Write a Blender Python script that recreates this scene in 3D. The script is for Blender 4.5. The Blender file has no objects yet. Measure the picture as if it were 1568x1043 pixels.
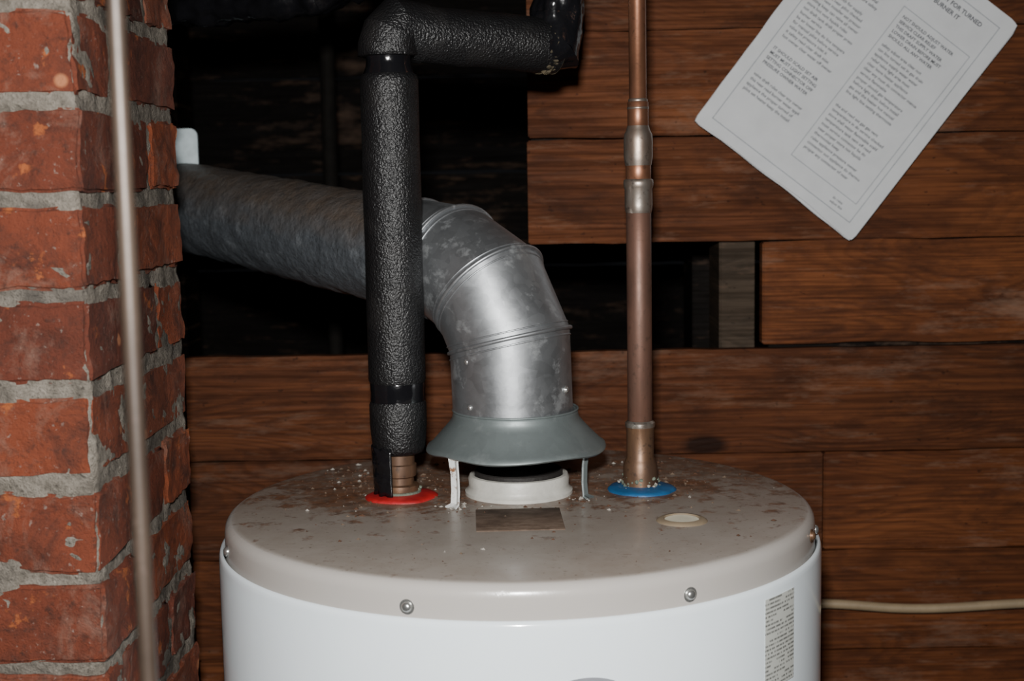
import bpy, bmesh, math, random
from mathutils import Vector, Matrix, noise
random.seed(7)
D=bpy.data; C=bpy.context
COL=C.scene.collection
T=1.40
# ------------------------------------------------------------ helpers
def link(o,parent=None):
    COL.objects.link(o)
    if parent: o.parent=parent
    return o
def empty(name):
    e=D.objects.new(name,None); e.empty_display_size=.05
    return link(e)
def mesh_obj(name,verts,faces,mat,parent=None,smooth=False,mats=None):
    me=D.meshes.new(name); me.from_pydata([tuple(v) for v in verts],[],faces); me.update()
    o=D.objects.new(name,me)
    for m in (mats or [mat]): me.materials.append(m)
    if smooth:
        for p in me.polygons: p.use_smooth=True
    return link(o,parent)
def sharp(o,ang=40):
    me=o.data
    bm=bmesh.new(); bm.from_mesh(me)
    bmesh.ops.recalc_face_normals(bm,faces=bm.faces)
    for e in bm.edges:
        if len(e.link_faces)==2 and e.calc_face_angle(0)>math.radians(ang): e.smooth=False
    for f_ in bm.faces: f_.smooth=True
    bm.to_mesh(me); bm.free()
def lathe(name,prof,mat,parent=None,c=(0,0),n=64,a0=0,a1=360,ang=40,thick=0):
    full=abs(a1-a0)>=359.9
    k=n if full else n+1
    vs=[];fs=[]
    for r,z in prof:
        for i in range(k):
            a=math.radians(a0+(a1-a0)*i/n)
            vs.append((c[0]+r*math.cos(a),c[1]+r*math.sin(a),z))
    for j in range(len(prof)-1):
        for i in range(n):
            i2=(i+1)%k if full else i+1
            fs.append((j*k+i,j*k+i2,(j+1)*k+i2,(j+1)*k+i))
    o=mesh_obj(name,vs,fs,mat,parent); 
    bm=bmesh.new(); bm.from_mesh(o.data); bmesh.ops.remove_doubles(bm,verts=bm.verts,dist=1e-6); bm.to_mesh(o.data); bm.free()
    sharp(o,ang)
    if thick:
        m=o.modifiers.new('solid','SOLIDIFY'); m.thickness=thick; m.offset=0
    return o
def box(name,lo,hi,mat,parent=None,bev=0.002,rot=None,seg=2):
    bm=bmesh.new(); bmesh.ops.create_cube(bm,size=1)
    s=[hi[i]-lo[i] for i in range(3)]; c=Vector([(hi[i]+lo[i])/2 for i in range(3)])
    bmesh.ops.scale(bm,vec=s,verts=bm.verts)
    if bev: bmesh.ops.bevel(bm,geom=bm.edges[:],offset=min(bev,min(s)*.45),segments=seg,profile=.5,affect='EDGES')
    if rot: bmesh.ops.rotate(bm,cent=(0,0,0),matrix=rot,verts=bm.verts)
    bmesh.ops.translate(bm,vec=c,verts=bm.verts)
    me=D.meshes.new(name); bm.to_mesh(me); bm.free(); me.materials.append(mat)
    for p in me.polygons: p.use_smooth=True
    o=D.objects.new(name,me); link(o,parent); sharp(o,35); return o
def ring(cen,d,r,n=64,ref=None):
    d=d.normalized(); ref=ref or Vector((0,0,1))
    if abs(d.dot(ref))>.95: ref=Vector((0,1,0))
    x=d.cross(ref).normalized(); y=d.cross(x).normalized()
    return [cen+x*r*math.cos(2*math.pi*i/n)+y*r*math.sin(2*math.pi*i/n) for i in range(n)]
def mitre(name,pts,r,mat,parent,n=64,bead=0,sub=1,wob=0,wf=22):
    pts=[Vector(p) for p in pts]
    dirs=[(pts[i+1]-pts[i]).normalized() for i in range(len(pts)-1)]
    cur=ring(pts[0],dirs[0],r,n); rings=[cur]; nrms=[dirs[0]]
    for i in range(1,len(pts)):
        nrm=(dirs[i-1]+dirs[i]).normalized() if i<len(pts)-1 else dirs[-1]
        nx=[]
        for v in cur:
            t=(pts[i]-v).dot(nrm)/dirs[i-1].dot(nrm); nx.append(v+dirs[i-1]*t)
        rings.append(nx); cur=nx; nrms.append(nrm)
    for s in range(len(rings)-1):
        vs=[];fs=[]
        L=max(1,int((pts[s+1]-pts[s]).length/sub)) if sub<1 else 1
        for k in range(L+1):
            vs+= [a.lerp(b,k/L) for a,b in zip(rings[s],rings[s+1])]
        if wob:
            ax=dirs[s]
            vs2=[]
            for v in vs:
                q=v-pts[s]; rad=(q-ax*q.dot(ax)).normalized()
                vs2.append(v+rad*wob*(noise.noise(v*wf)+.5*noise.noise(v*wf*2.3)))
            vs=vs2
        for k in range(L):
            for i in range(n): fs.append((k*n+i,k*n+(i+1)%n,(k+1)*n+(i+1)%n,(k+1)*n+i))
        o=mesh_obj(f'{name}_section_{s+1}',vs,fs,mat,parent,True)
        bm=bmesh.new(); bm.from_mesh(o.data); bmesh.ops.recalc_face_normals(bm,faces=bm.faces); bm.to_mesh(o.data); bm.free()
    if bead:
        for s in range(1,len(rings)-1):
            cen=sum(rings[s],Vector())/n
            curve(f'{name}_seam_{s}',[cen+(v-cen)*1.012 for v in rings[s]],bead,mat,parent,cyc=True)
            for q,off in enumerate((-.0062,.0062)):
                dd_=dirs[s-1] if q==0 else dirs[s]
                curve(f'{name}_seam_{s}_{q}',[cen+(v-cen)*1.0+dd_*off for v in rings[s]],bead*.45,mat,parent,cyc=True)
    return rings
def curve(name,pts,r,mat,parent=None,cyc=False,smooth=False,res=6):
    cu=D.curves.new(name,'CURVE'); cu.dimensions='3D'; cu.bevel_depth=r; cu.bevel_resolution=res; cu.use_fill_caps=True
    if smooth:
        sp=cu.splines.new('BEZIER'); sp.bezier_points.add(len(pts)-1)
        for b,p in zip(sp.bezier_points,pts):
            b.co=p; b.handle_left_type=b.handle_right_type='AUTO'
        cu.resolution_u=16
    else:
        sp=cu.splines.new('POLY'); sp.points.add(len(pts)-1)
        for b,p in zip(sp.points,pts): b.co=(*p,1)
    sp.use_cyclic_u=cyc
    cu.materials.append(mat)
    o=D.objects.new(name,cu); return link(o,parent)
# ------------------------------------------------------------ node helper
class N:
    def __init__(s,name):
        s.m=D.materials.new(name); s.m.use_nodes=True; s.t=s.m.node_tree; s.t.nodes.clear()
        s.out=s.t.nodes.new('ShaderNodeOutputMaterial'); s.b=s.t.nodes.new('ShaderNodeBsdfPrincipled')
        s.t.links.new(s.b.outputs[0],s.out.inputs[0])
    def set(s,**k):
        for a,v in k.items():
            i=s.b.inputs[a.replace('_',' ')]
            if hasattr(v,'is_output'): s.t.links.new(v,i)
            else: i.default_value=v if not(isinstance(v,tuple) and len(v)==3) else (*v,1)
        return s
    def node(s,ty,ins={},**k):
        n=s.t.nodes.new(ty)
        for a,v in k.items(): setattr(n,a,v)
        for a,v in ins.items():
            i=n.inputs[a]
            if hasattr(v,'is_output'): s.t.links.new(v,i)
            else: i.default_value=v
        return n
    def geo(s): return s.node('ShaderNodeNewGeometry').outputs['Position']
    def mp(s,v,scale=(1,1,1),loc=(0,0,0),rot=(0,0,0)):
        return s.node('ShaderNodeMapping',{'Vector':v,'Scale':scale,'Location':loc,'Rotation':rot}).outputs[0]
    def noise(s,v,sc=5,det=4,rough=.5,dist=0):
        return s.node('ShaderNodeTexNoise',{'Vector':v,'Scale':sc,'Detail':det,'Roughness':rough,'Distortion':dist}).outputs['Fac']
    def vor(s,v,sc=5,out='Color'):
        return s.node('ShaderNodeTexVoronoi',{'Vector':v,'Scale':sc}).outputs[out]
    def math(s,op,a,b=0.,c=0.,clamp=False):
        n=s.t.nodes.new('ShaderNodeMath'); n.operation=op; n.use_clamp=clamp
        for i,v in enumerate((a,b,c)):
            if hasattr(v,'is_output'): s.t.links.new(v,n.inputs[i])
            else: n.inputs[i].default_value=v
        return n.outputs[0]
    def ramp(s,f,stops):
        n=s.t.nodes.new('ShaderNodeValToRGB'); s.t.links.new(f,n.inputs[0]); e=n.color_ramp.elements
        while len(e)<len(stops): e.new(.5)
        for el,(p,c) in zip(e,stops):
            el.position=p; el.color=(*c,1) if isinstance(c,tuple) else (c,c,c,1)
        return n.outputs[0]
    def mix(s,f,a,b,mode='MIX'):
        n=s.t.nodes.new('ShaderNodeMix'); n.data_type='RGBA'; n.blend_type=mode
        for i,v in ((0,f),(6,a),(7,b)):
            if hasattr(v,'is_output'): s.t.links.new(v,n.inputs[i])
            elif i==0: n.inputs[0].default_value=v
            else: n.inputs[i].default_value=(*v,1)
        return n.outputs[2]
    def bump(s,h,st=.3,dist=.002):
        n=s.node('ShaderNodeBump',{'Height':h,'Strength':st,'Distance':dist}); 
        s.t.links.new(n.outputs[0],s.b.inputs['Normal']); return s
    def attr(s,name,o='Fac'): return s.node('ShaderNodeAttribute',attribute_name=name).outputs[o]
def plain(name,col,rough=.5,metal=0,bump=0,bs=200,var=.15,coat=0,spec=.5):
    m=N(name); g=m.geo(); n=m.noise(g,40,5,.6)
    c=m.mix(m.ramp(n,[(.3,0.),(.7,1.)]),tuple(x*(1-var) for x in col),tuple(min(1,x*(1+var)) for x in col))
    m.set(Base_Color=c,Roughness=rough,Metallic=metal,Coat_Weight=float(coat),Specular_IOR_Level=spec)
    if bump: m.bump(m.noise(g,bs,3,.6),bump)
    return m.m
# ------------------------------------------------------------ materials
def wood_mat(name,light,mid,dark,spec=.25,gk=.5):
    m=N(name); g=m.geo(); s=m.attr('seed')
    off=m.node('ShaderNodeCombineXYZ',{'X':m.math('MULTIPLY',s,7.3),'Y':m.math('MULTIPLY',s,3.1),'Z':m.math('MULTIPLY',s,5.7)}).outputs[0]
    v=m.node('ShaderNodeVectorMath',{0:g,1:off},operation='ADD').outputs[0]
    f1=m.noise(m.mp(v,(2.0,1,8.5)),1.0,1.6,.4,.25)
    f1=m.math('ADD',f1,m.math('MULTIPLY',m.noise(m.mp(v,(8,1,60)),1.,4,.6),.03))
    ph=m.math('FRACT',m.math('MULTIPLY',f1,36.))
    gr=m.ramp(ph,[(0.,.0),(.40,.2),(.74,1.),(.90,.75),(1.,0.)])
    amp=m.ramp(m.noise(m.mp(v,(3,1,9)),1.3,5,.6),[(.36,.15),(.62,1.)])
    fib=m.noise(m.mp(v,(7,1,330)),1.,4,.6)
    blot=m.noise(m.mp(v,(2,1,5)),1.6,5,.65)
    c=m.mix(m.ramp(blot,[(.35,0.),(.65,1.)]),mid,light)
    c=m.mix(m.math('MULTIPLY',m.math('MULTIPLY',gr,amp),gk),c,dark)
    c=m.mix(m.ramp(fib,[(.38,.6),(.60,0.)]),c,dark)
    kd=m.node('ShaderNodeTexVoronoi',{'Vector':m.mp(v,(2.2,0,5.0)),'Scale':1.}).outputs['Distance']
    kd=m.math('ADD',kd,m.math('MULTIPLY',m.noise(m.mp(v,(12,1,25)),1.,3,.5),.03))
    c=m.mix(m.ramp(kd,[(.055,.9),(.085,0.)]),c,(dark[0]*.4,dark[1]*.4,dark[2]*.4))
    grime=m.noise(m.mp(v,(3,1,9)),2.5,7,.75)
    c=m.mix(m.ramp(grime,[(.48,0.),(.66,.7)]),c,(dark[0]*1.0,dark[1]*1.1,dark[2]*1.2))
    scr=m.noise(m.mp(v,(9,1,60)),1.,5,.7)
    c=m.mix(m.ramp(scr,[(.58,0.),(.74,.5)]),c,(.170,.105,.07))
    sm=m.noise(m.mp(v,(2.6,1,10),loc=(4,4,4)),1.5,6,.75)
    c=m.mix(m.ramp(sm,[(.57,0.),(.72,.45)]),c,(.19,.125,.09))
    spk=m.noise(m.mp(v,(90,1,140)),1.,2,.5)
    c=m.mix(m.ramp(spk,[(.70,0.),(.76,.6)]),c,(dark[0]*.5,dark[1]*.5,dark[2]*.5))
    d=m.attr('seed2')
    c=m.mix(1.,c,m.ramp(d,[(0,(.72,.70,.70)),(1,(1.15,1.10,1.05))]),'MULTIPLY')
    m.set(Base_Color=c,Roughness=m.ramp(fib,[(.3,.85),(.7,.6)]),Specular_IOR_Level=spec)
    m.bump(m.math('ADD',m.math('MULTIPLY',gr,-.3),m.math('ADD',fib,m.math('MULTIPLY',grime,.5))),.5,.0014)
    return m.m
WOOD=wood_mat('board_wood',(.140,.047,.0165),(.082,.0265,.0095),(.024,.0082,.0040),.12,.52)
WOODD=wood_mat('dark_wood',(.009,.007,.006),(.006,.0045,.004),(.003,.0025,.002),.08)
WOODG=wood_mat('grey_wood',(.062,.046,.033),(.040,.029,.021),(.016,.012,.008),.1)
def brick_mat():
    m=N('old_brick'); g=m.geo(); s=m.attr('seed')
    base=m.ramp(s,[(0,(.098,.025,.014)),(.3,(.155,.037,.017)),(.65,(.225,.055,.021)),(.85,(.18,.060,.036)),(1,(.125,.033,.019))])
    off=m.node('ShaderNodeCombineXYZ',{'X':m.math('MULTIPLY',s,17.3),'Y':m.math('MULTIPLY',s,13.1),'Z':m.math('MULTIPLY',s,25.7)}).outputs[0]
    g2=m.node('ShaderNodeVectorMath',{0:g,1:off},operation='ADD').outputs[0]
    n=m.noise(g2,24,8,.75,.5); n2=m.noise(g2,120,6,.75); n3=m.noise(m.mp(g2,loc=(3,4,5)),30,5,.65)
    n4=m.noise(m.mp(g2,loc=(9,1,7)),13,7,.75,.6)
    c=m.mix(m.ramp(n,[(.34,.85),(.53,0.)]),base,(.045,.018,.013))
    c=m.mix(m.ramp(n4,[(.52,0.),(.64,.5)]),c,(.20,.125,.095))
    c=m.mix(m.ramp(n3,[(.62,0.),(.67,.9)]),c,(.32,.090,.028))
    c=m.mix(m.ramp(n2,[(.54,0.),(.68,.7)]),c,(.034,.018,.014))
    c=m.mix(m.ramp(m.noise(m.mp(g,loc=(2,8,1)),170,4,.65),[(.63,0.),(.70,.6)]),c,(.25,.20,.17))
    v=m.vor(m.mp(g,loc=(.3,.1,.2)),17,'Distance'); c=m.mix(m.ramp(v,[(.06,.8),(.10,0.)]),c,(.42,.17,.08))
    m.set(Base_Color=c,Roughness=.85,Specular_IOR_Level=.3)
    m.bump(m.math('ADD',n2,m.math('MULTIPLY',n,1.5)),1.,.0035); return m.m
BRICK=brick_mat()
def mortar_mat():
    m=N('mortar'); g=m.geo(); n=m.noise(g,60,7,.75); n2=m.noise(g,17,4,.6); n3=m.noise(g,300,4,.7)
    c=m.mix(m.ramp(n,[(.35,0.),(.62,1.)]),(.105,.092,.075),(.27,.24,.20))
    c=m.mix(m.ramp(n2,[(.48,0.),(.66,.7)]),c,(.065,.058,.051))
    c=m.mix(m.ramp(n3,[(.56,0.),(.70,.7)]),c,(.03,.026,.023))
    m.set(Base_Color=c,Roughness=.95,Specular_IOR_Level=.2); m.bump(m.math('ADD',n,n3),1.,.004); return m.m
MORTAR=mortar_mat()
def galv(name,base=(.36,.375,.39),dusty=0.,rough=.36,metal=.9,sp=.1,blot=.35):
    m=N(name); g=m.geo()
    v=m.vor(m.mp(g,(1,1,1)),120); bw=m.node('ShaderNodeRGBToBW',{'Color':v}).outputs[0]
    n=m.noise(g,24,8,.7,.3)
    c=m.mix(m.ramp(bw,[(0.2,0.),(.8,1.)]),tuple(x*(1-sp) for x in base),tuple(x*(1+sp) for x in base))
    c=m.mix(m.ramp(n,[(.30,.55),(.52,0.)]),c,tuple(x*.62 for x in base))
    bl=m.ramp(m.noise(m.mp(g,loc=(7,1,2)),42,6,.68),[(.55,0.),(.64,blot)])
    c=m.mix(bl,c,(.45,.47,.47) if not dusty else (.24,.26,.28))
    met=m.math('MULTIPLY_ADD',bl,-.5*metal,metal)
    if dusty:
        nz=m.node('ShaderNodeSeparateXYZ',{'Vector':m.node('ShaderNodeNewGeometry').outputs['Normal']}).outputs['Z']
        top=m.ramp(nz,[(-.05,0.),(.6,1.)])
        top=m.math('MULTIPLY',top,m.ramp(n,[(.3,.55),(.6,1.)]))
        c=m.mix(m.math('MULTIPLY',top,dusty),c,(.080,.058,.042))
        met=m.math('MULTIPLY_ADD',top,-.9*metal*dusty,metal)
        c=m.mix(m.ramp(m.noise(g,150,5,.7),[(.50,0.),(.70,.6)]),c,(.034,.034,.034))
    m.set(Base_Color=c,Metallic=met,Roughness=m.ramp(n,[(.3,rough+.14),(.7,rough-.03)]))
    m.bump(m.noise(g,110,5,.7) if dusty else m.noise(g,30,3,.5),.9 if dusty else .10,.003 if dusty else .002); return m.m
GALV=galv('galvanized_steel'); GALVD=galv('dusty_galvanized_steel',(.095,.106,.118),.9,.42,.4,.05,.35)
HOOD=galv('hood_steel',(.15,.175,.175),.0,.42,.5,.03,.10)
def foam():
    m=N('black_foam'); g=m.geo(); n=m.noise(g,420,2,.6); n2=m.noise(g,30,4,.6); v=m.vor(g,560,'Distance')
    c=m.mix(m.ramp(n2,[(.5,0.),(.75,.6)]),(.0055,.0055,.006),(.015,.014,.0135))
    m.set(Base_Color=c,Roughness=.42,Specular_IOR_Level=.42)
    m.bump(m.math('ADD',m.math('ADD',n,m.math('MULTIPLY',v,-.4)),m.math('MULTIPLY',n2,.4)),.66,.0019); return m.m
FOAM=foam()
TAPE=plain('black_tape',(.005,.005,.006),.13,0,.35,60)
WRAP=plain('black_plastic_wrap',(.005,.005,.006),.2,0,1.,45)
def topmat():
    m=N('tank_cap_paint'); g=m.geo()
    n=m.noise(g,26,7,.7,.3); f=m.noise(g,300,3,.6); n2=m.noise(m.mp(g,loc=(5,2,9)),48,7,.72)
    def near(x,y,r0,r1):
        d=m.node('ShaderNodeVectorMath',{0:g,1:(x,y,T)},operation='DISTANCE').outputs['Value']
        return m.ramp(d,[(r0,1.),(r1,0.)])
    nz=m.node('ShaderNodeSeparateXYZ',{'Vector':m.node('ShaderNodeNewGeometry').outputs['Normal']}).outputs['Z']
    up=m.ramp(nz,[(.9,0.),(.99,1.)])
    ys=m.node('ShaderNodeSeparateXYZ',{'Vector':g}).outputs['Y']
    back=m.node('ShaderNodeMapRange',{'Value':ys,'From Min':-.13,'From Max':.12}).outputs[0]
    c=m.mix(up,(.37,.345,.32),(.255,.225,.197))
    hot=near(-.115,.025,.030,.095)
    mask=m.math('ADD',near(-.14,.05,.04,.13),near(.12,.05,.03,.10),clamp=True)
    mask=m.math('MAXIMUM',mask,m.math('MULTIPLY',near(0,.06,.05,.16),.9))
    mask=m.math('MAXIMUM',mask,m.math('MULTIPLY',back,.78))
    rust=m.ramp(m.math('ADD',n2,m.math('ADD',m.math('MULTIPLY',mask,.26),m.math('MULTIPLY',hot,.08))),[(.60,0.),(.70,1.)])
    big=m.ramp(m.noise(m.mp(g,loc=(2,9,4)),14,5,.65),[(.36,.35),(.58,1.)])
    c=m.mix(m.math('MULTIPLY',m.math('MULTIPLY',mask,m.math('MULTIPLY',big,.8)),up),c,(.125,.078,.050))
    rc=m.ramp(m.noise(m.mp(g,loc=(8,3,5)),70,5,.7),[(.4,(.060,.027,.014)),(.62,(.16,.060,.022))])
    c=m.mix(m.math('MULTIPLY',rust,m.math('MULTIPLY',up,.88)),c,rc)
    pale=m.ramp(m.noise(m.mp(g,loc=(1,7,3)),90,6,.7),[(.57,0.),(.65,.75)])
    c=m.mix(m.math('MULTIPLY',pale,m.math('MULTIPLY',mask,up)),c,(.33,.28,.24))
    dust=m.ramp(n,[(.4,0.),(.7,.6)]); c=m.mix(m.math('MULTIPLY',dust,up),c,(.19,.155,.125))
    c=m.mix(m.math('MULTIPLY',m.ramp(f,[(.64,0.),(.70,.75)]),up),c,(.08,.052,.034))
    m.set(Base_Color=c,Roughness=m.mix(up,(.25,.25,.25),(.42,.42,.42)),Specular_IOR_Level=.5,Coat_Weight=.12,Coat_Roughness=.15)
    m.bump(m.math('ADD',m.math('MULTIPLY',f,.4),rust),.15,.001); return m.m
TOP=topmat()
WHITE=plain('white_enamel',(.73,.80,.84),.14,0,.03,20,.012,.3)
COLLAR=plain('white_collar',(.44,.43,.39),.45,0,.15,200,.18)
def rustywhite():
    m=N('chipped_white_paint'); g=m.geo(); n=m.noise(g,110,5,.7)
    c=m.mix(m.ramp(n,[(.54,0.),(.60,1.)]),(.56,.57,.55),(.16,.07,.03))
    m.set(Base_Color=c,Roughness=.6); m.bump(n,.5,.002); return m.m
CHIP=rustywhite()
def copper(name,base,oxide,amt=.6,rough=.32,metal=.85,spots=.5):
    m=N(name); g=m.geo(); n=m.noise(m.mp(g,(1,1,.25)),45,6,.65); n2=m.noise(g,160,4,.6)
    c=m.mix(m.math('MULTIPLY',m.ramp(n,[(.35,0.),(.6,1.)]),amt),base,oxide)
    c=m.mix(m.ramp(n2,[(.58,0.),(.70,spots)]),c,(.05,.033,.025))
    big=m.ramp(m.noise(m.mp(g,(1,1,.5),loc=(3,3,3)),18,5,.6),[(.5,0.),(.65,.45)])
    c=m.mix(big,c,tuple(x*.5 for x in oxide))
    m.set(Base_Color=c,Metallic=metal,Roughness=m.ramp(n,[(.3,rough-.06),(.7,rough+.14)])); m.bump(n2,.10,.001); return m.m
COP=copper('copper',(.42,.19,.105),(.18,.082,.05),.75,.34,.8); COPD=copper('dull_copper',(.165,.085,.060),(.095,.052,.038),.8,.46,.55)
SOLD=copper('solder',(.48,.44,.39),(.22,.15,.11),.8,.3)
BRASS=copper('brass_fitting',(.20,.11,.06),(.085,.05,.034),.85,.42,.6,.8)
VERD=plain('verdigris',(.105,.125,.095),.9,0,.9,200,.6)
CRUST=plain('mineral_crust',(.27,.25,.22),.95,0,.9,250,.4)
RED=plain('red_plastic',(.30,.010,.012),.5,0,.3,120,.4)
BLUE=plain('blue_plastic',(.010,.075,.185),.5,0,.3,120,.4)
BLACKR=plain('burnt_steel',(.010,.008,.007),.7,0,.4)
SCREW=plain('zinc_screw',(.6,.6,.58),.25,.9,0)
def platemat():
    m=N('faded_plate'); g=m.geo(); n=m.noise(m.mp(g,(1,3,1)),60,7,.75); n2=m.noise(g,25,5,.6)
    c=m.mix(m.ramp(n,[(.4,0.),(.62,1.)]),(.085,.058,.042),(.135,.098,.074))
    c=m.mix(m.ramp(n2,[(.52,0.),(.66,.7)]),c,(.042,.027,.019)); m.set(Base_Color=c,Roughness=.85,Specular_IOR_Level=.12); return m.m
PLATE=platemat()
RODM=copper('weathered_rod',(.052,.037,.027),(.026,.016,.010),.8,.45,.35,.8)
PAPER=plain('paper',(.46,.47,.48),.7,0,.05,60,.05)
INK=plain('ink',(.055,.06,.07),.8); INKG=plain('ink_rule',(.17,.19,.21),.8)
CABLE=plain('cream_hose',(.24,.18,.11),.5,0,.1)
HOLEW=plain('cream_plastic',(.60,.56,.44),.5); RINGP=plain('ring_seal',(.19,.145,.095),.6)
CEMENT=plain('concrete',(.10,.095,.09),.9,0,.5,60,.25)
GREYB=plain('grey_badge',(.22,.23,.25),.35)
STEELD=plain('old_iron_pipe',(.008,.007,.006),.8,0,.4,120,.3,0,.1)
def labelmat():
    m=N('sticker_print'); g=m.geo(); sp=m.node('ShaderNodeSeparateXYZ',{'Vector':g}).outputs
    zz=m.math('MULTIPLY',sp['Z'],300.); z=m.math('FRACT',zz)
    line=m.math('LESS_THAN',z,.48); row=m.math('FLOOR',zz)
    v=m.node('ShaderNodeCombineXYZ',{'X':m.math('MULTIPLY',sp['X'],900.),'Y':0.,'Z':m.math('MULTIPLY',row,3.7)}).outputs[0]
    w=m.math('GREATER_THAN',m.noise(v,1.,2,.6),.46)
    v2=m.node('ShaderNodeCombineXYZ',{'X':m.math('MULTIPLY',sp['X'],60.),'Y':2.,'Z':m.math('MULTIPLY',row,.45)}).outputs[0]
    w2=m.math('GREATER_THAN',m.noise(v2,1.,1,.5),.42)
    k=m.math('MULTIPLY',m.math('MULTIPLY',line,w),w2)
    m.set(Base_Color=m.mix(m.math('MULTIPLY',k,.75),(.50,.51,.47),(.06,.06,.06)),Roughness=.45); return m.m
LAB=labelmat()
# ------------------------------------------------------------ boards
def boards(name,rects,mat,bev=.002,rough=.0012):
    """rects: (x0,x1,y0,y1,z0,z1)"""
    bm=bmesh.new(); s1=bm.verts.layers.float.new('seed'); s2=bm.verts.layers.float.new('seed2')
    for k,(x0,x1,y0,y1,z0,z1) in enumerate(rects):
        b=bmesh.new(); bmesh.ops.create_cube(b,size=1)
        for v in b.verts: v.co=Vector(((x0+x1)/2+v.co.x*(x1-x0),(y0+y1)/2+v.co.y*(y1-y0),(z0+z1)/2+v.co.z*(z1-z0)))
        L=max(x1-x0,z1-z0); 
        ed=[e for e in b.edges if abs((e.verts[0].co-e.verts[1].co).length-L)<1e-5]
        bmesh.ops.subdivide_edges(b,edges=ed,cuts=max(2,int(L/.025)))
        bmesh.ops.bevel(b,geom=[e for e in b.edges if e.calc_face_angle(0)>.5],offset=bev,segments=2,affect='EDGES')
        sd=random.random()*20; sd2=random.random()
        mp={}
        for v in b.verts:
            c=v.co+Vector((0,0,rough*2*noise.noise(Vector((v.co.x*14,sd,v.co.z*3)))))
            c.z+=rough*1.2*noise.noise(Vector((v.co.x*45,sd,v.co.z*3)))
            c.y+=rough*noise.noise(Vector((v.co.x*5,sd,v.co.z*9)))
            nv=bm.verts.new(c); nv[s1]=sd; nv[s2]=sd2; mp[v]=nv
        for f_ in b.faces: bm.faces.new([mp[v] for v in f_.verts])
        b.free()
    me=D.meshes.new(name); bm.to_mesh(me); bm.free(); me.materials.append(mat)
    o=D.objects.new(name,me); link(o); sharp(o,30); return o
seams=[2.30,2.22,2.10,1.98,1.857,1.736,1.614,1.492,1.363,1.243,1.12,1.0,.875,.75,.63,.505,.38,.255,.13,0.0]
XR=1.75; XLo=-.39
rects=[]
g=.0007
for i in range(len(seams)-1):
    zt,zb=seams[i]-g,seams[i+1]+g
    y0=.38+random.uniform(0,.003); y1=.402
    if zb>1.49+.1:
        rects.append((.019+random.uniform(-.002,.002),XR,y0,y1,zb,zt))
    elif zb>1.48:
        rects.append((.290,XR,y0,y1,zb,zt))
    elif i==8-1:
        rects.append((XLo,XR,y0,y1,zb,zt-.004))
    elif i==8:
        rects.append((XLo,.362,y0,y1,zb,zt)); rects.append((.3635,XR,y0+.001,y1,zb,zt))
    elif i==9:
        rects.append((XLo,XR,y0,y1,zb,zt))
    else: rects.append((XLo+random.uniform(-.003,.003),XR,y0,y1,zb,zt))
wall=boards('wall_back',rects,WOOD,.0016,.0009)
# backing strips that close the joints between boards
boards('trim_3',[(XLo+.004,XR,.396,.4035,s_-.006,s_+.006) for s_ in seams[8:-1]]+[(.30,XR,.396,.4035,s_-.006,s_+.006) for s_ in seams[1:8]],WOODD,.001,.0002)
boards('trim_1',[(.243,.285,.404,.49,1.30,1.80)],WOODG)
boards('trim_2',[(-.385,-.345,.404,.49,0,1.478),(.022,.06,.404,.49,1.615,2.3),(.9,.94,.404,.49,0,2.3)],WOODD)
far=[]; z=0
while z<2.3:
    z1=min(2.3,z+.19); far.append((-1.8,XR,1.55,1.575,z+.002,z1-.002)); z=z1
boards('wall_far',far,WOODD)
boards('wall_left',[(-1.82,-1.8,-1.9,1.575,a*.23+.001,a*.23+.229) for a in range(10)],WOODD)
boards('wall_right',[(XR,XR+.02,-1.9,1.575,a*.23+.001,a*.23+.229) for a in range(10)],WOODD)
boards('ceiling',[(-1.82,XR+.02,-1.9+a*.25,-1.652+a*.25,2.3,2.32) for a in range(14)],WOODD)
box('floor',(-1.85,-1.95,-.05),(XR+.05,1.6,0),CEMENT,bev=.001)
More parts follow.
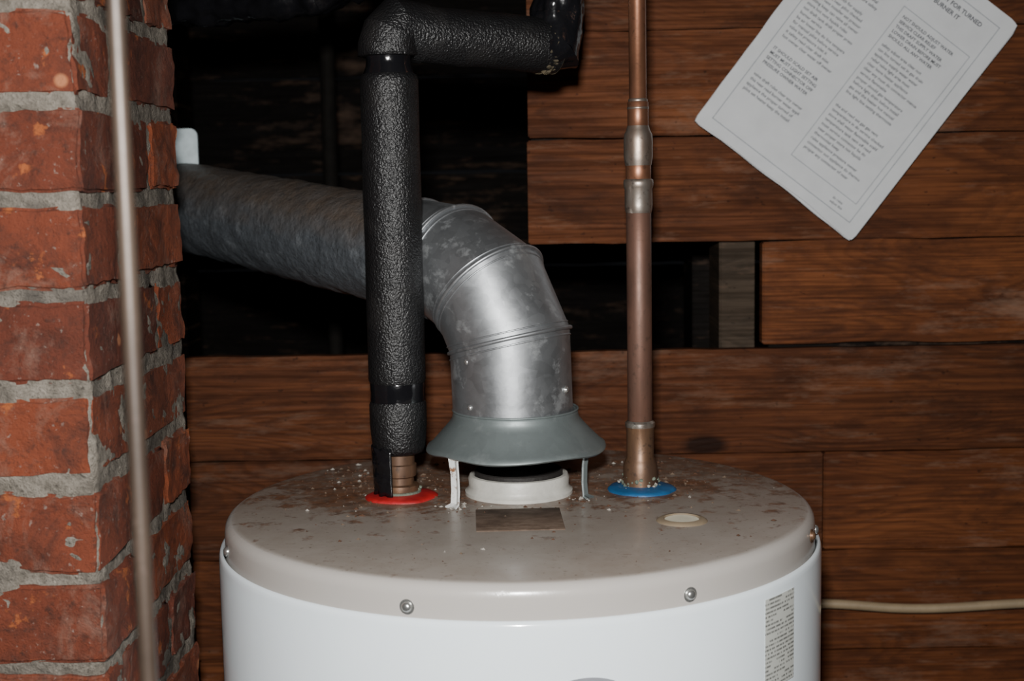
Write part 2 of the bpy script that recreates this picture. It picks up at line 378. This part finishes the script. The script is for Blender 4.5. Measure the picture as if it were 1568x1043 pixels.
# ------------------------------------------------------------ chimney
def chimney():
    bm=bmesh.new(); s1=bm.verts.layers.float.new('seed')
    xr=-.310; W=.388; xl=xr-W; y0=-.235; l=.189; w=.090; gp=.010; dp=.289
    P=.0696; zm=1.7495
    k0=-math.floor(zm/P); 
    def brick(xa,xb,ya,yb,za,zb):
        b=bmesh.new(); bmesh.ops.create_cube(b,size=1)
        sx,sy,sz=xb-xa,yb-ya,zb-za
        for v in b.verts: v.co=Vector((v.co.x*sx,v.co.y*sy,v.co.z*sz))
        bmesh.ops.bevel(b,geom=b.edges[:],offset=random.uniform(.0022,.0042),segments=3,affect='EDGES')
        bmesh.ops.subdivide_edges(b,edges=[e for e in b.edges if e.calc_length()>.02],cuts=11,use_grid_fill=True)
        sd=random.random(); c=Vector(((xa+xb)/2+random.uniform(-.0012,.0012),(ya+yb)/2+random.uniform(-.0012,.0012),(za+zb)/2+random.uniform(-.001,.001)))
        rot=Matrix.Rotation(random.uniform(-.010,.010),3,'Z')@Matrix.Rotation(random.uniform(-.010,.010),3,'Y')
        mp={}
        for v in b.verts:
            q=rot@v.co+c
            q+=Vector([.0024*noise.noise(q*26+Vector((i*9,sd*9,0))) for i in range(3)])
            q+=Vector([.0022*noise.noise(q*85+Vector((i*9,sd*9,0))) for i in range(3)])
            nv=bm.verts.new(q); nv[s1]=sd; mp[v]=nv
        for f_ in b.faces: bm.faces.new([mp[v] for v in f_.verts])
        b.free()
    for k in range(k0,9):
        za=zm+k*P+.0050; zb=zm+(k+1)*P-.0050
        if zb>2.3: break
        if za<0: continue
        if k%2==0:
            R=[(xl,xl+l,0,w),(xr-l,xr,0,w),(xr-w,xr,w+gp,dp),(xl,xl+w,w+gp,dp),(xl+w+gp,xr-w-gp,dp-w,dp)]
        else:
            R=[(xl,xl+l,dp-w,dp),(xr-l,xr,dp-w,dp),(xr-w,xr,0,l),(xl,xl+w,0,l),(xl+w+gp,xr-w-gp,0,w)]
        for a,b_,c,d in R: brick(a,b_,y0+c,y0+d,za,zb)
    me=D.meshes.new('bricks'); bm.to_mesh(me); bm.free(); me.materials.append(BRICK)
    e=empty('brick_chimney'); o=D.objects.new('bricks',me); link(o,e); sharp(o,60)
    b=bmesh.new(); bmesh.ops.create_cube(b,size=1)
    i=.0026
    for v in b.verts: v.co=Vector(((xl+xr)/2+v.co.x*(W-2*i),y0+dp/2+v.co.y*(dp-2*i),1.149+v.co.z*2.298))
    bmesh.ops.subdivide_edges(b,edges=[e_ for e_ in b.edges if abs(e_.verts[0].co.z-e_.verts[1].co.z)>1],cuts=600)
    bmesh.ops.subdivide_edges(b,edges=[e_ for e_ in b.edges if abs(e_.verts[0].co.z-e_.verts[1].co.z)<1e-4],cuts=60,use_grid_fill=True)
    for v in b.verts:
        q=v.co.copy(); v.co+=Vector((.0032*noise.noise(q*38),.0032*noise.noise(q*38+Vector((5,5,5))),0))+Vector((.0020*noise.noise(q*150),.0020*noise.noise(q*150+Vector((5,5,5))),0))
    me=D.meshes.new('mortar_joints'); b.to_mesh(me); b.free(); me.materials.append(MORTAR)
    for p_ in me.polygons: p_.use_smooth=True
    link(D.objects.new('mortar_joints',me),e)
chimney()
# ------------------------------------------------------------ water heater
WH=empty('water_heater')
R=.2638
cap=[(0,T),(.08,T),(.16,T-.0002),(R-.012,T-.0010),(R-.0075,T-.0019),(R-.0042,T-.0040),(R-.0020,T-.0075),(R-.0012,T-.012),(R-.001,T-.030),(R-.001,T-.036)]
lathe('tank_cap',cap,TOP,WH,n=160,ang=60)
Rb=.2683; zt=T-.0275
body=[(R-.0005,zt-.010),(R-.0002,zt-.002),(R+.0012,zt),(R+.003,zt-.0006),(Rb-.0006,zt-.003),(Rb,zt-.006),(Rb,.75),(Rb,.12),(Rb-.002,.11),(Rb-.02,.108),(0,.108)]
lathe('tank_body',body,WHITE,WH,n=160,ang=60)
lathe('base_ring',[(.22,.11),(.245,.108),(.245,.05),(.235,.05),(.235,.1)],BLACKR,WH,n=64)
for i in range(3):
    a=math.radians(90+120*i); x,y=.21*math.cos(a),.21*math.sin(a)
    lathe(f'foot_{i+1}',[(0,.0),(.022,0),(.024,.006),(.014,.02),(.012,.115),(0,.115)],BLACKR,WH,(x,y),24)
def on_cyl(th,r): 
    a=math.radians(th); return Vector((r*math.sin(a),-r*math.cos(a),0))
def screw(name,p,d,parent,s=1.,mat=None):
    d=d.normalized(); pr=[(0,.0035),(.0022,.0033),(.0038,.0022),(.0044,.0006),(.0044,0),(.0062,0),(.0062,-.001)]
    o=lathe(name,[(r_*s,z_*s) for r_,z_ in pr],mat or SCREW,parent,n=20)
    o.matrix_local=Matrix.Translation(p)@d.to_track_quat('Z','Y').to_matrix().to_4x4(); return o
for i,th in enumerate((-71,-18.7,28.5,80,130,180,230)):
    p=on_cyl(th,R-.001); screw(f'cap_screw_{i+1}',Vector((p.x,p.y,T-.0205)),p,WH,.95)
fc=(0.0,.032)
lathe('flue_collar',[(.0500,T-.001),(.0500,T+.003),(.0475,T+.005),(.0465,T+.008),(.0470,T+.015),(.0455,T+.018),(.0425,T+.0185),(.040,T+.016),(.040,T-.02)],COLLAR,WH,fc,64)
lathe('flue_tube',[(.0385,T-.02),(.0385,T+.019),(.0395,T+.0225),(.041,T+.0215),(.041,T+.017)],BLACKR,WH,fc,64)
lathe('flue_baffle',[(0,T+.006),(.038,T+.004),(.0385,T-.015)],BLACKR,WH,fc,48)
def gasket(name,c,r,mat):
    pr=[(.013,T+.004),(r*.6,T+.0035),(r*.92,T+.0025),(r,T+.001),(r*1.01,T-.0005)]
    o=lathe(name,pr,mat,WH,c,48,ang=80)
    for v in o.data.vertices:
        d=Vector((v.co.x-c[0],v.co.y-c[1],0)); 
        k=1+.10*noise.noise(Vector((v.co.x*60,v.co.y*60,r*99))); v.co.x=c[0]+d.x*k; v.co.y=c[1]+d.y*k
HOT=(-.110,.026); CLD=(.114,.040)
gasket('hot_gasket',(HOT[0]+.002,HOT[1]-.003),.033,RED); gasket('cold_gasket',(CLD[0]+.001,CLD[1]-.004),.032,BLUE)
ac=(.137,-.086)
lathe('anode_ring',[(.0145,T+.0008),(.0155,T+.0022),(.019,T+.0018),(.0215,T+.0002),(.022,T-.0005)],RINGP,WH,ac,48)
lathe('anode_plug',[(0,T+.0006),(.0145,T+.0010)],HOLEW,WH,ac,48)
box('top_plate',(-.0375,-.112,T-.0005),(.0365,-.036,T+.0007),PLATE,WH,.0004,Matrix.Rotation(.03,3,'Z'))
lathe('sticker',[(Rb+.0006,1.288),(Rb+.0006,1.362)],LAB,WH,n=16,a0=-90+44.5,a1=-90+54)
def badge():
    n=40; c=math.radians(9.9); vs=[];fs=[]
    for rr in (1.,.86):
        for i in range(n):
            a=2*math.pi*i/n; th=c+.033*rr*math.cos(a)/Rb; z=1.3105+.019*rr*math.sin(a)
            vs.append(((Rb+.0007)*math.sin(th),-(Rb+.0007)*math.cos(th),z))
    for i in range(n): fs.append((i,(i+1)%n,n+(i+1)%n,n+i))
    mesh_obj('badge_rim',vs,fs,GREYB,WH,True)
    fs=[tuple(range(n,2*n))]; mesh_obj('badge_face',[(v[0]*.9995,v[1]*.9995,v[2]) for v in vs],fs,plain('badge_blue',(.30,.38,.46),.35),WH)
badge()
def debris():
    vs=[];fs=[];mi=[]
    cl=[(HOT,.05,170),(CLD,.045,110),((-.055,-.03),.018,34),((.057,-.005),.018,26),((0,.05),.10,240),((0,0),.2,220),((-.14,.1),.06,200),((.13,.1),.06,120)]
    for c,s,n in cl:
        for _ in range(n):
            x=c[0]+random.gauss(0,s*.6); y=c[1]+random.gauss(0,s*.6)
            if math.hypot(x,y)>R-.02 or math.hypot(x-fc[0],y-fc[1])<.04: continue
            h=random.choice((.0004,.0005,.0006,.0008,.0013,.0018)) if s<.15 else random.choice((.0003,.0004,.0005,.0008,.0012))
            b=len(vs); k=5; a0=random.random()*6; st=random.uniform(.6,1.6)
            for i in range(k):
                a=a0+i*2*math.pi/k; rr=h*random.uniform(.7,1.9); vs.append((x+rr*math.cos(a)*st,y+rr*math.sin(a),T-.0003))
            vs.append((x,y,T+h*.8))
            q=random.random()
            w_=(0 if q<.5 else 1) if s==.018 else (0 if q<.08 else 1 if q<.72 else 2)
            for i in range(k): fs.append((b+i,b+(i+1)%k,b+k)); mi.append(w_)
    o=mesh_obj('debris',vs,fs,None,WH,mats=[CRUST,plain('rust_flake',(.065,.027,.012),.9),plain('dust_flake',(.11,.075,.05),.9)])
    for p_,m_ in zip(o.data.polygons,mi): p_.material_index=m_
debris()
screw('rim_rust',Vector((on_cyl(68,R).x,on_cyl(68,R).y,T-.012)),on_cyl(68,1),WH,.9,BRASS)
# ------------------------------------------------------------ vent
V=empty('vent_pipe')
vc=(-.004,.03)
A0=Vector((vc[0],vc[1],1.468)); P1=Vector((-.006,.03,1.5425)); P2=Vector((-.024,.044,1.587)); P3=Vector((-.058,.083,1.611))
E=Vector((-.421,.5,1.667)); dE=(E-P3).normalized()
P4=P3+dE*.055
mitre('elbow',[A0,P1,P2,P3,P4],.0555,GALV,V,bead=.0019)
curve('elbow_crimp',ring(P4,dE,.0560),.0016,GALV,V,cyc=True)
END=E+dE*1.25
mitre('straight',[P4-dE*.02,END],.0540,GALVD,V,n=128,sub=.006,wob=.0016,wf=45)
for i,(th,zz) in enumerate(((-47,1.528),(-44,1.487),(60,1.50))):
    d=on_cyl(th,.0556); screw(f'pipe_screw_{i+1}',Vector((vc[0]+d.x,vc[1]+d.y,zz)),d,V,.62)
DH=empty('draft_hood')
hood=[(.0572,1.480),(.0574,1.475),(.0585,1.471),(.0620,1.4665),(.0700,1.4575),(.0790,1.4480),(.0820,1.4462),(.0828,1.4440),(.0812,1.4428),(.0785,1.4440)]
sk=lathe('skirt',hood,HOOD,DH,(vc[0]+.002,vc[1]),96,ang=50,thick=.0008)
for v in sk.data.vertices:
    a=math.atan2(v.co.y-vc[1],v.co.x); k=max(0,(1.46-v.co.z)/.016)
    v.co.z+=k*.0012*math.sin(a*5+1)+k*.0008*noise.noise(v.co*40)
curve('skirt_bead',[Vector((vc[0]+.002+.0574*math.cos(t),vc[1]+.0574*math.sin(t),1.479)) for t in [i*2*math.pi/64 for i in range(64)]],.0011,HOOD,DH,cyc=True)
def leg(name,x,y,mat):
    c=Vector((vc[0]+.002,vc[1],0)); d=(Vector((x,y,0))-c); rad=d.length; d.normalize(); t=Vector((-d.y,d.x,0))
    prof=[(rad-.006,1.4525),(rad+.001,1.447),(rad+.0015,1.442),(rad,1.43),(rad-.0005,1.415),(rad+.0005,T+.003),(rad+.006,T+.0008)]
    vs=[];fs=[]; wd=[.0070,.0070,.0055,.0048,.0048,.0050,.0066]
    for (r_,z_),w_ in zip(prof,wd):
        vs.append(c+d*r_+t*-w_+Vector((0,0,z_))); vs.append(c+d*(r_-.0025)+Vector((0,0,z_))); vs.append(c+d*r_+t*w_+Vector((0,0,z_)))
    for j in range(len(prof)-1):
        for i in range(2): fs.append((j*3+i,j*3+i+1,(j+1)*3+i+1,(j+1)*3+i))
    o=mesh_obj(name,vs,fs,mat,DH); m=o.modifiers.new('s','SOLIDIFY'); m.thickness=.0016; m.offset=0
leg('leg_1',-.057,-.026,CHIP); leg('leg_2',.060,.000,HOOD); leg('leg_3',-.004,.105,HOOD)
def strap():
    c=Vector((-.404,.47,1.737))
    pts=[(-.021,-.05),(.021,-.05)]+[(.021-.009+.009*math.cos(t),.013+.009*math.sin(t)) for t in [i*math.pi/2/6 for i in range(7)]]+[(-.021+.009-.009*math.sin(t),.013+.009*math.cos(t)) for t in [i*math.pi/2/6 for i in range(7)]]
    vs=[c+Vector((x,0,z)) for x,z in pts]; o=mesh_obj('hanger_plate',vs,[tuple(range(len(vs)))],plain('pale_paint',(.38,.45,.47),.5,0,.3,60,.25),V)
    m=o.modifiers.new('s','SOLIDIFY'); m.thickness=.004
strap()
# ------------------------------------------------------------ insulated hot pipe
H=empty('insulated_hot_water_pipe')
hx,hy=HOT
r=.0262
prof=[(.012,1.441),(.0185,1.4405),(.0225,1.442),(.0240,1.447),(.0252,1.456),(.0262,1.468),(.0262,1.486),(.0250,1.490)]
lathe('foam_lower',prof,FOAM,H,HOT,64,ang=70)
lathe('tape_band',[(.0248,1.488),(.0254,1.490),(.0250,1.497),(.0252,1.500),(.0254,1.506),(.0248,1.508)],TAPE,H,HOT,64,ang=70)
pv=[(.0250,1.506),(.0262,1.509)]+[(r+.0006*noise.noise(Vector((0,0,z_*20))),z_) for z_ in [1.52+i*.01 for i in range(26)]]+[(.0262,1.779),(.0250,1.784),(.0215,1.786)]
lathe('foam_riser',pv,FOAM,H,HOT,64,ang=70)
lathe('elbow_tape',[(.0235,1.778),(.0228,1.786),(.0205,1.792),(.0200,1.797),(.0210,1.802),(.0215,1.806)],TAPE,H,HOT,64,ang=80)
K1=Vector((hx-.001,hy,1.823)); K2=Vector((.037,.100,1.814)); 
dd=(K2-K1).normalized()
Kpts=[Vector((hx,hy,1.801)),Vector((hx,hy,1.808)),Vector((hx+.003,hy+.001,1.817)),K1+dd*.012+Vector((0,0,.002)),K1+dd*.034]
mitre('foam_elbow',Kpts,.0272,FOAM,H,sub=.004,wob=.0012)
lathe('elbow_lip',[(.018,1.8005),(.0245,1.8003),(.0266,1.8012),(.0272,1.803)],FOAM,H,HOT,64,ang=80)
mitre('foam_branch',[K1+dd*.033,K2+dd*.004],.0258,FOAM,H,sub=.01,wob=.0012)
mesh_obj('foam_cut_end',ring(K2+dd*.004,dd,.0258),[tuple(range(64))],plain('yellowed_foam',(.06,.045,.025),.9,0,1.,120,.5),H)
def ragged():
    bm=bmesh.new()
    for q0 in ring(K2-dd*.006,dd,.0245,40):
        for _ in range(3):
            q=bmesh.ops.create_icosphere(bm,subdivisions=1,radius=random.uniform(.0015,.0040))['verts']
            p=q0+dd*random.uniform(-.006,.006)
            for v in q: v.co=v.co*random.uniform(.6,1.2)+p
    me=D.meshes.new('ragged_glue'); bm.to_mesh(me); bm.free(); me.materials.append(plain('glue_residue',(.055,.042,.022),.8,0,1.,150,.7)); link(D.objects.new('ragged_glue',me),H)
ragged()
mitre('wrapped_riser',[K2-dd*.012+Vector((0,0,-.002)),K2+Vector((.004,0,.002)),K2+dd*.006+Vector((.002,0,.030)),Vector((.052,.11,2.3))],.0245,WRAP,H,sub=.005,wob=.004,wf=60)
lathe('brass_nipple',[(.0,1.445),(.0140,1.445),(.0140,1.431),(.0156,1.430),(.0158,1.424),(.0152,1.4195),(.0130,1.418),(.0130,1.412),(.0175,1.411),(.0180,1.4065),(.0165,1.402),(.0165,T+.002)],BRASS,H,HOT,48,ang=30)
lathe('nipple_ring',[(.0165,T+.006),(.0195,T+.0055),(.0195,T+.0015),(.0165,T)],VERD,H,HOT,32)
def sleeve():
    vs=[];fs=[];n=24;m=10
    for j in range(m+1):
        t=j/m; z=1.448-(1.448-1.4035)*t
        for i in range(n+1):
            a=math.radians(118+ (258-118)*i/n); rr=.0242-.0020*t+.0022*noise.noise(Vector((i*.35,j*.5,1)))
            vs.append((hx+rr*math.cos(a)*(1.0),hy+rr*math.sin(a),z+.001*math.sin(i*1.3)))
    for j in range(m):
        for i in range(n): fs.append((j*(n+1)+i,j*(n+1)+i+1,(j+1)*(n+1)+i+1,(j+1)*(n+1)+i))
    o=mesh_obj('torn_tape_sleeve',vs,fs,WRAP,H,True); mm=o.modifiers.new('s','SOLIDIFY'); mm.thickness=.0012
sleeve()
# ------------------------------------------------------------ copper cold pipe
K=empty('copper_cold_water_pipe')
def cl(name,z0,z1,r_,mat,e=.0012):
    return lathe(name,[(r_-e,z0),(r_,z0+e),(r_,(z0+z1)/2),(r_,z1-e),(r_-e,z1)],mat,K,CLD,40,ang=50)
cl('riser',1.745,2.3,.0079,COP,.0002)
cl('upper_coupling',1.7325,1.758,.0096,COP); cl('coupling_solder',1.7565,1.7605,.0088,SOLD,.001); cl('reducer_solder_cap',1.750,1.7535,.0099,SOLD,.001)
lathe('reducer',[(.0098,1.736),(.0108,1.732),(.0128,1.728),(.0132,1.722),(.0132,1.708),(.0126,1.704),(.0119,1.700)],SOLD,K,CLD,40,ang=60)
cl('mid_pipe',1.684,1.705,.0116,COP)
lathe('coupling',[(.0116,1.688),(.0134,1.687),(.0138,1.684),(.0134,1.6805),(.0127,1.679),(.0127,1.664),(.0124,1.6595),(.0117,1.657)],SOLD,K,CLD,40,ang=60)
cl('drop_pipe',1.452,1.664,.0115,COPD)
lathe('adapter',[(.0115,1.463),(.0135,1.462),(.0138,1.459),(.0130,1.457),(.0127,1.445),(.0127,1.430),(.0142,1.427),(.0158,1.422),(.0162,1.412),(.0165,1.405),(.0170,T)],BRASS,K,CLD,40,ang=35)
lathe('adapter_solder',[(.0117,1.4645),(.0139,1.4625),(.0139,1.459),(.0130,1.4575)],SOLD,K,CLD,40)
def crust(name,c,r0,n,mat,par,z0=T+.002,big=.0022,zr=.006):
    bm=bmesh.new()
    for _ in range(n):
        a=random.random()*6.283; rr=r0+random.uniform(-.001,.003)
        q=bmesh.ops.create_icosphere(bm,subdivisions=1,radius=random.uniform(.0008,big))['verts']
        p=Vector((c[0]+rr*math.cos(a),c[1]+rr*math.sin(a),z0+random.uniform(-.001,zr)))
        for v in q: v.co=v.co*random.uniform(.7,1.2)+p
    me=D.meshes.new(name); bm.to_mesh(me); bm.free(); me.materials.append(mat); link(D.objects.new(name,me),par)
crust('verdigris_crust',CLD,.0155,80,VERD,K,zr=.010); crust('mineral_crust',(CLD[0]-.004,CLD[1]-.004),.0155,12,CRUST,K)
crust('verdigris_crust_hot',HOT,.0165,24,VERD,H); crust('leg_crust',(.059,-.004),.004,8,CRUST,DH,T+.0003,.0016,.001); crust('leg_crust_2',(-.057,-.032),.003,6,CRUST,DH,T+.0003,.0016,.001)
# ------------------------------------------------------------ foreground rod
Rd=empty('iron_rod')
lathe('rod',[(.0040,0)]+[(.0040+.0004*noise.noise(Vector((0,3,z_*9))),z_) for z_ in [i*.02 for i in range(1,115)]]+[(.0040,2.3)],RODM,Rd,(-.170,-.63),24,ang=60)
lathe('floor_flange',[(.0,.008),(.012,.008),(.02,.004),(.02,0)],RODM,Rd,(-.170,-.63),24)
# ------------------------------------------------------------ manual booklet
B=empty('instruction_booklet')
ux=Vector((.181,0,-.140)).normalized(); uy=Vector((.140,0,.181)).normalized(); un=Vector((0,-1,0))
bw,bh=.229,.304; org=Vector((.207,.3655,1.753))
M=Matrix((( ux.x,uy.x,un.x,org.x),(ux.y,uy.y,un.y,org.y),(ux.z,uy.z,un.z,org.z),(0,0,0,1)))
def page(name,w,h,th,z0,rot=0,curl=0,seed=0,rc=.004):
    nx,ny=30,40; vs=[];fs=[]
    def corner(x,y):
        for cx_,cy_ in ((0,0),(w,0),(0,h),(w,h)):
            sx=rc if cx_==0 else w-rc; sy=rc if cy_==0 else h-rc
            if (x<rc if cx_==0 else x>w-rc) and (y<rc if cy_==0 else y>h-rc):
                d=Vector((x-sx,y-sy)); 
                if d.length>rc: d=d.normalized()*rc; return sx+d.x,sy+d.y
        return x,y
    for k in range(2):
        for j in range(ny+1):
            for i in range(nx+1):
                x,y=w*i/nx,h*j/ny
                x,y=corner(x,y)
                if j==0: y+=.0030*noise.noise(Vector((x*16,seed,0)))+.003*math.sin(math.pi*x/w)
                if i==0: x+=.0012*noise.noise(Vector((y*30,seed,4)))
                z=z0+(th if k else 0)
                e=max(0,1-x/.05)*max(0,1-y/.07); z+=curl*e*e
                vs.append((x,y,z))
    n1=(nx+1)*(ny+1)
    for j in range(ny):
        for i in range(nx):
            a=j*(nx+1)+i; fs.append((a,a+nx+1,a+nx+2,a+1)); fs.append((n1+a,n1+a+1,n1+a+nx+2,n1+a+nx+1))
    for i in range(nx):
        for j0 in (0,ny): a=j0*(nx+1)+i; fs.append((a,a+1,n1+a+1,n1+a))
    for j in range(ny):
        for i0 in (0,nx): a=j*(nx+1)+i0; fs.append((a,a+nx+1,n1+a+nx+1,n1+a))
    o=mesh_obj(name,vs,fs,PAPER,B); sharp(o,50)
    o.matrix_local=M@Matrix.Rotation(rot,4,'Z'); return o
page('back_pages',bw-.001,bh-.001,.0028,.0,-.010,0,3)
page('middle_pages',bw-.0005,bh,.0024,.003,.006,0,8)
page('cover_page',bw,bh,.0012,.0056,0,0,1)
ZT=.0070
def bar(name,x0,y0,x1,y1,mat=INKG):
    o=mesh_obj(name,[(x0,y0,ZT+.0001),(x1,y0,ZT+.0001),(x1,y1,ZT+.0001),(x0,y1,ZT+.0001)],[(0,1,2,3)],mat,B); o.matrix_local=M; return o
m1=.015; t_=.0008
bar('rule_bottom',m1,m1,bw-m1,m1+t_); bar('rule_top',m1,bh-m1,bw-m1,bh-m1-t_); bar('rule_left',m1,m1,m1+t_,bh-m1); bar('rule_right',bw-m1,m1,bw-m1-t_,bh-m1)
bar('panel_top',.112,.243,bw-.022,.2437); bar('panel_bottom',.112,.036,bw-.022,.0367); bar('panel_left',.112,.036,.1127,.243); bar('panel_right',bw-.0227,.036,bw-.022,.243)
bar('column_rule',.111,.25,.1116,bh-.02)
words='the water heater gas supply valve must be turned off before any service and the vent connector shall be checked for proper draft do not store flammable liquids near this appliance keep area clear of dust lint read all safety rules in manual installer should leave it with owner adjust thermostat setting hot water can scald set lower temperature relief drain line tank pressure burner pilot light air inlet'.split()
def text(name,x,y,s,lines,chars,bold=False,lead=1.25):
    out=[]
    for L in range(lines):
        ln=''; lim=chars if (L%7!=6) else int(chars*.55)
        while len(ln)<lim-4: ln+=random.choice(words)+' '
        if bold: ln=ln.upper()
        out.append(ln.strip()[:chars])
    cu=D.curves.new(name,'FONT'); cu.body='\n'.join(out); cu.size=s; cu.space_line=lead; cu.resolution_u=2
    cu.offset=s*(.025 if bold else .015)
    cu.materials.append(INK); o=D.objects.new(name,cu); link(o,B); o.matrix_local=M@Matrix.Translation((x,y,ZT+.00015)); return o
text('text_left_1',.022,.272,.0052,9,33); text('text_left_2',.022,.206,.0052,12,33); text('text_left_3',.022,.118,.0052,4,25,True); text('text_left_4',.022,.082,.0052,4,33)
text('text_right_1',.118,.232,.0052,5,25,True); text('text_right_2',.118,.194,.0052,11,33); text('text_right_3',.118,.110,.0052,10,33)
text('text_title',.135,.276,.0072,2,14,True); text('text_foot',.180,.026,.0042,2,12)
for i,(x,y) in enumerate(((.03,bh-.006),(bw-.06,bh-.004))):
    o=lathe(f'nail_{i+1}',[(0,.009),(.003,.0088),(.003,.0078),(.001,.0075),(.001,-.02)],STEELD,B,n=12); o.matrix_local=M@Matrix.Translation((x,y,0))
# ------------------------------------------------------------ hose along wall, misc
curve('drain_hose',[Vector(p) for p in [(1.70,.368,1.19),(1.1,.368,1.175),(.80,.368,1.182),(.597,.368,1.178),(.47,.368,1.174),(.355,.368,1.182),(.22,.368,1.178),(.0,.368,1.16),(-.2,.368,1.17)]],.0056,CABLE,smooth=True)
I2=empty('wrapped_pipe')
mitre('wrap',[(-.14,.26,2.3),(-.14,.26,1.91),(-.20,.28,1.888),(-.55,.45,1.885),(-.55,.45,2.3)],.019,WRAP,I2,sub=.006,wob=.007,wf=50)
OP=empty('old_pipe')
curve('pipe',[(-.29,1.0,0),(-.29,1.0,2.3)],.012,STEELD,OP)
boards('wall_stud',[(-.62,-.52,.95,1.05,0,2.3),(.5,.6,.95,1.05,0,2.3),(.25,.33,.7,.8,0,2.3)],WOODD)
# ------------------------------------------------------------ light, world, camera
def area(name,loc,tgt,size,en,col=(1,1,1)):
    l=D.lights.new(name,'AREA'); l.energy=en; l.size=size; l.color=col; o=D.objects.new(name,l); link(o); o.location=loc
    o.rotation_euler=(Vector(tgt)-Vector(loc)).to_track_quat('-Z','Y').to_euler(); return o
area('camera_flash',(-.02,-1.21,1.80),(.03,.1,1.50),.045,29,(1,.985,.96))
w=D.worlds.new('World'); C.scene.world=w; w.use_nodes=True
w.node_tree.nodes['Background'].inputs[0].default_value=(.6,.62,.7,1); w.node_tree.nodes['Background'].inputs[1].default_value=.01
cam=D.cameras.new('camera'); co=D.objects.new('camera',cam); link(co)
cam.sensor_width=36; cam.sensor_fit='HORIZONTAL'; cam.lens=36*2115/1568; cam.clip_start=.02
p=math.radians(6.5); rl=math.radians(1.0)
co.matrix_world=Matrix.Translation((-.004,-1.23,1.686))@Matrix.Rotation(math.pi/2-p,4,'X')@Matrix.Rotation(-rl,4,'Z')
cam.dof.use_dof=True; cam.dof.focus_distance=1.20; cam.dof.aperture_fstop=8
C.scene.camera=co
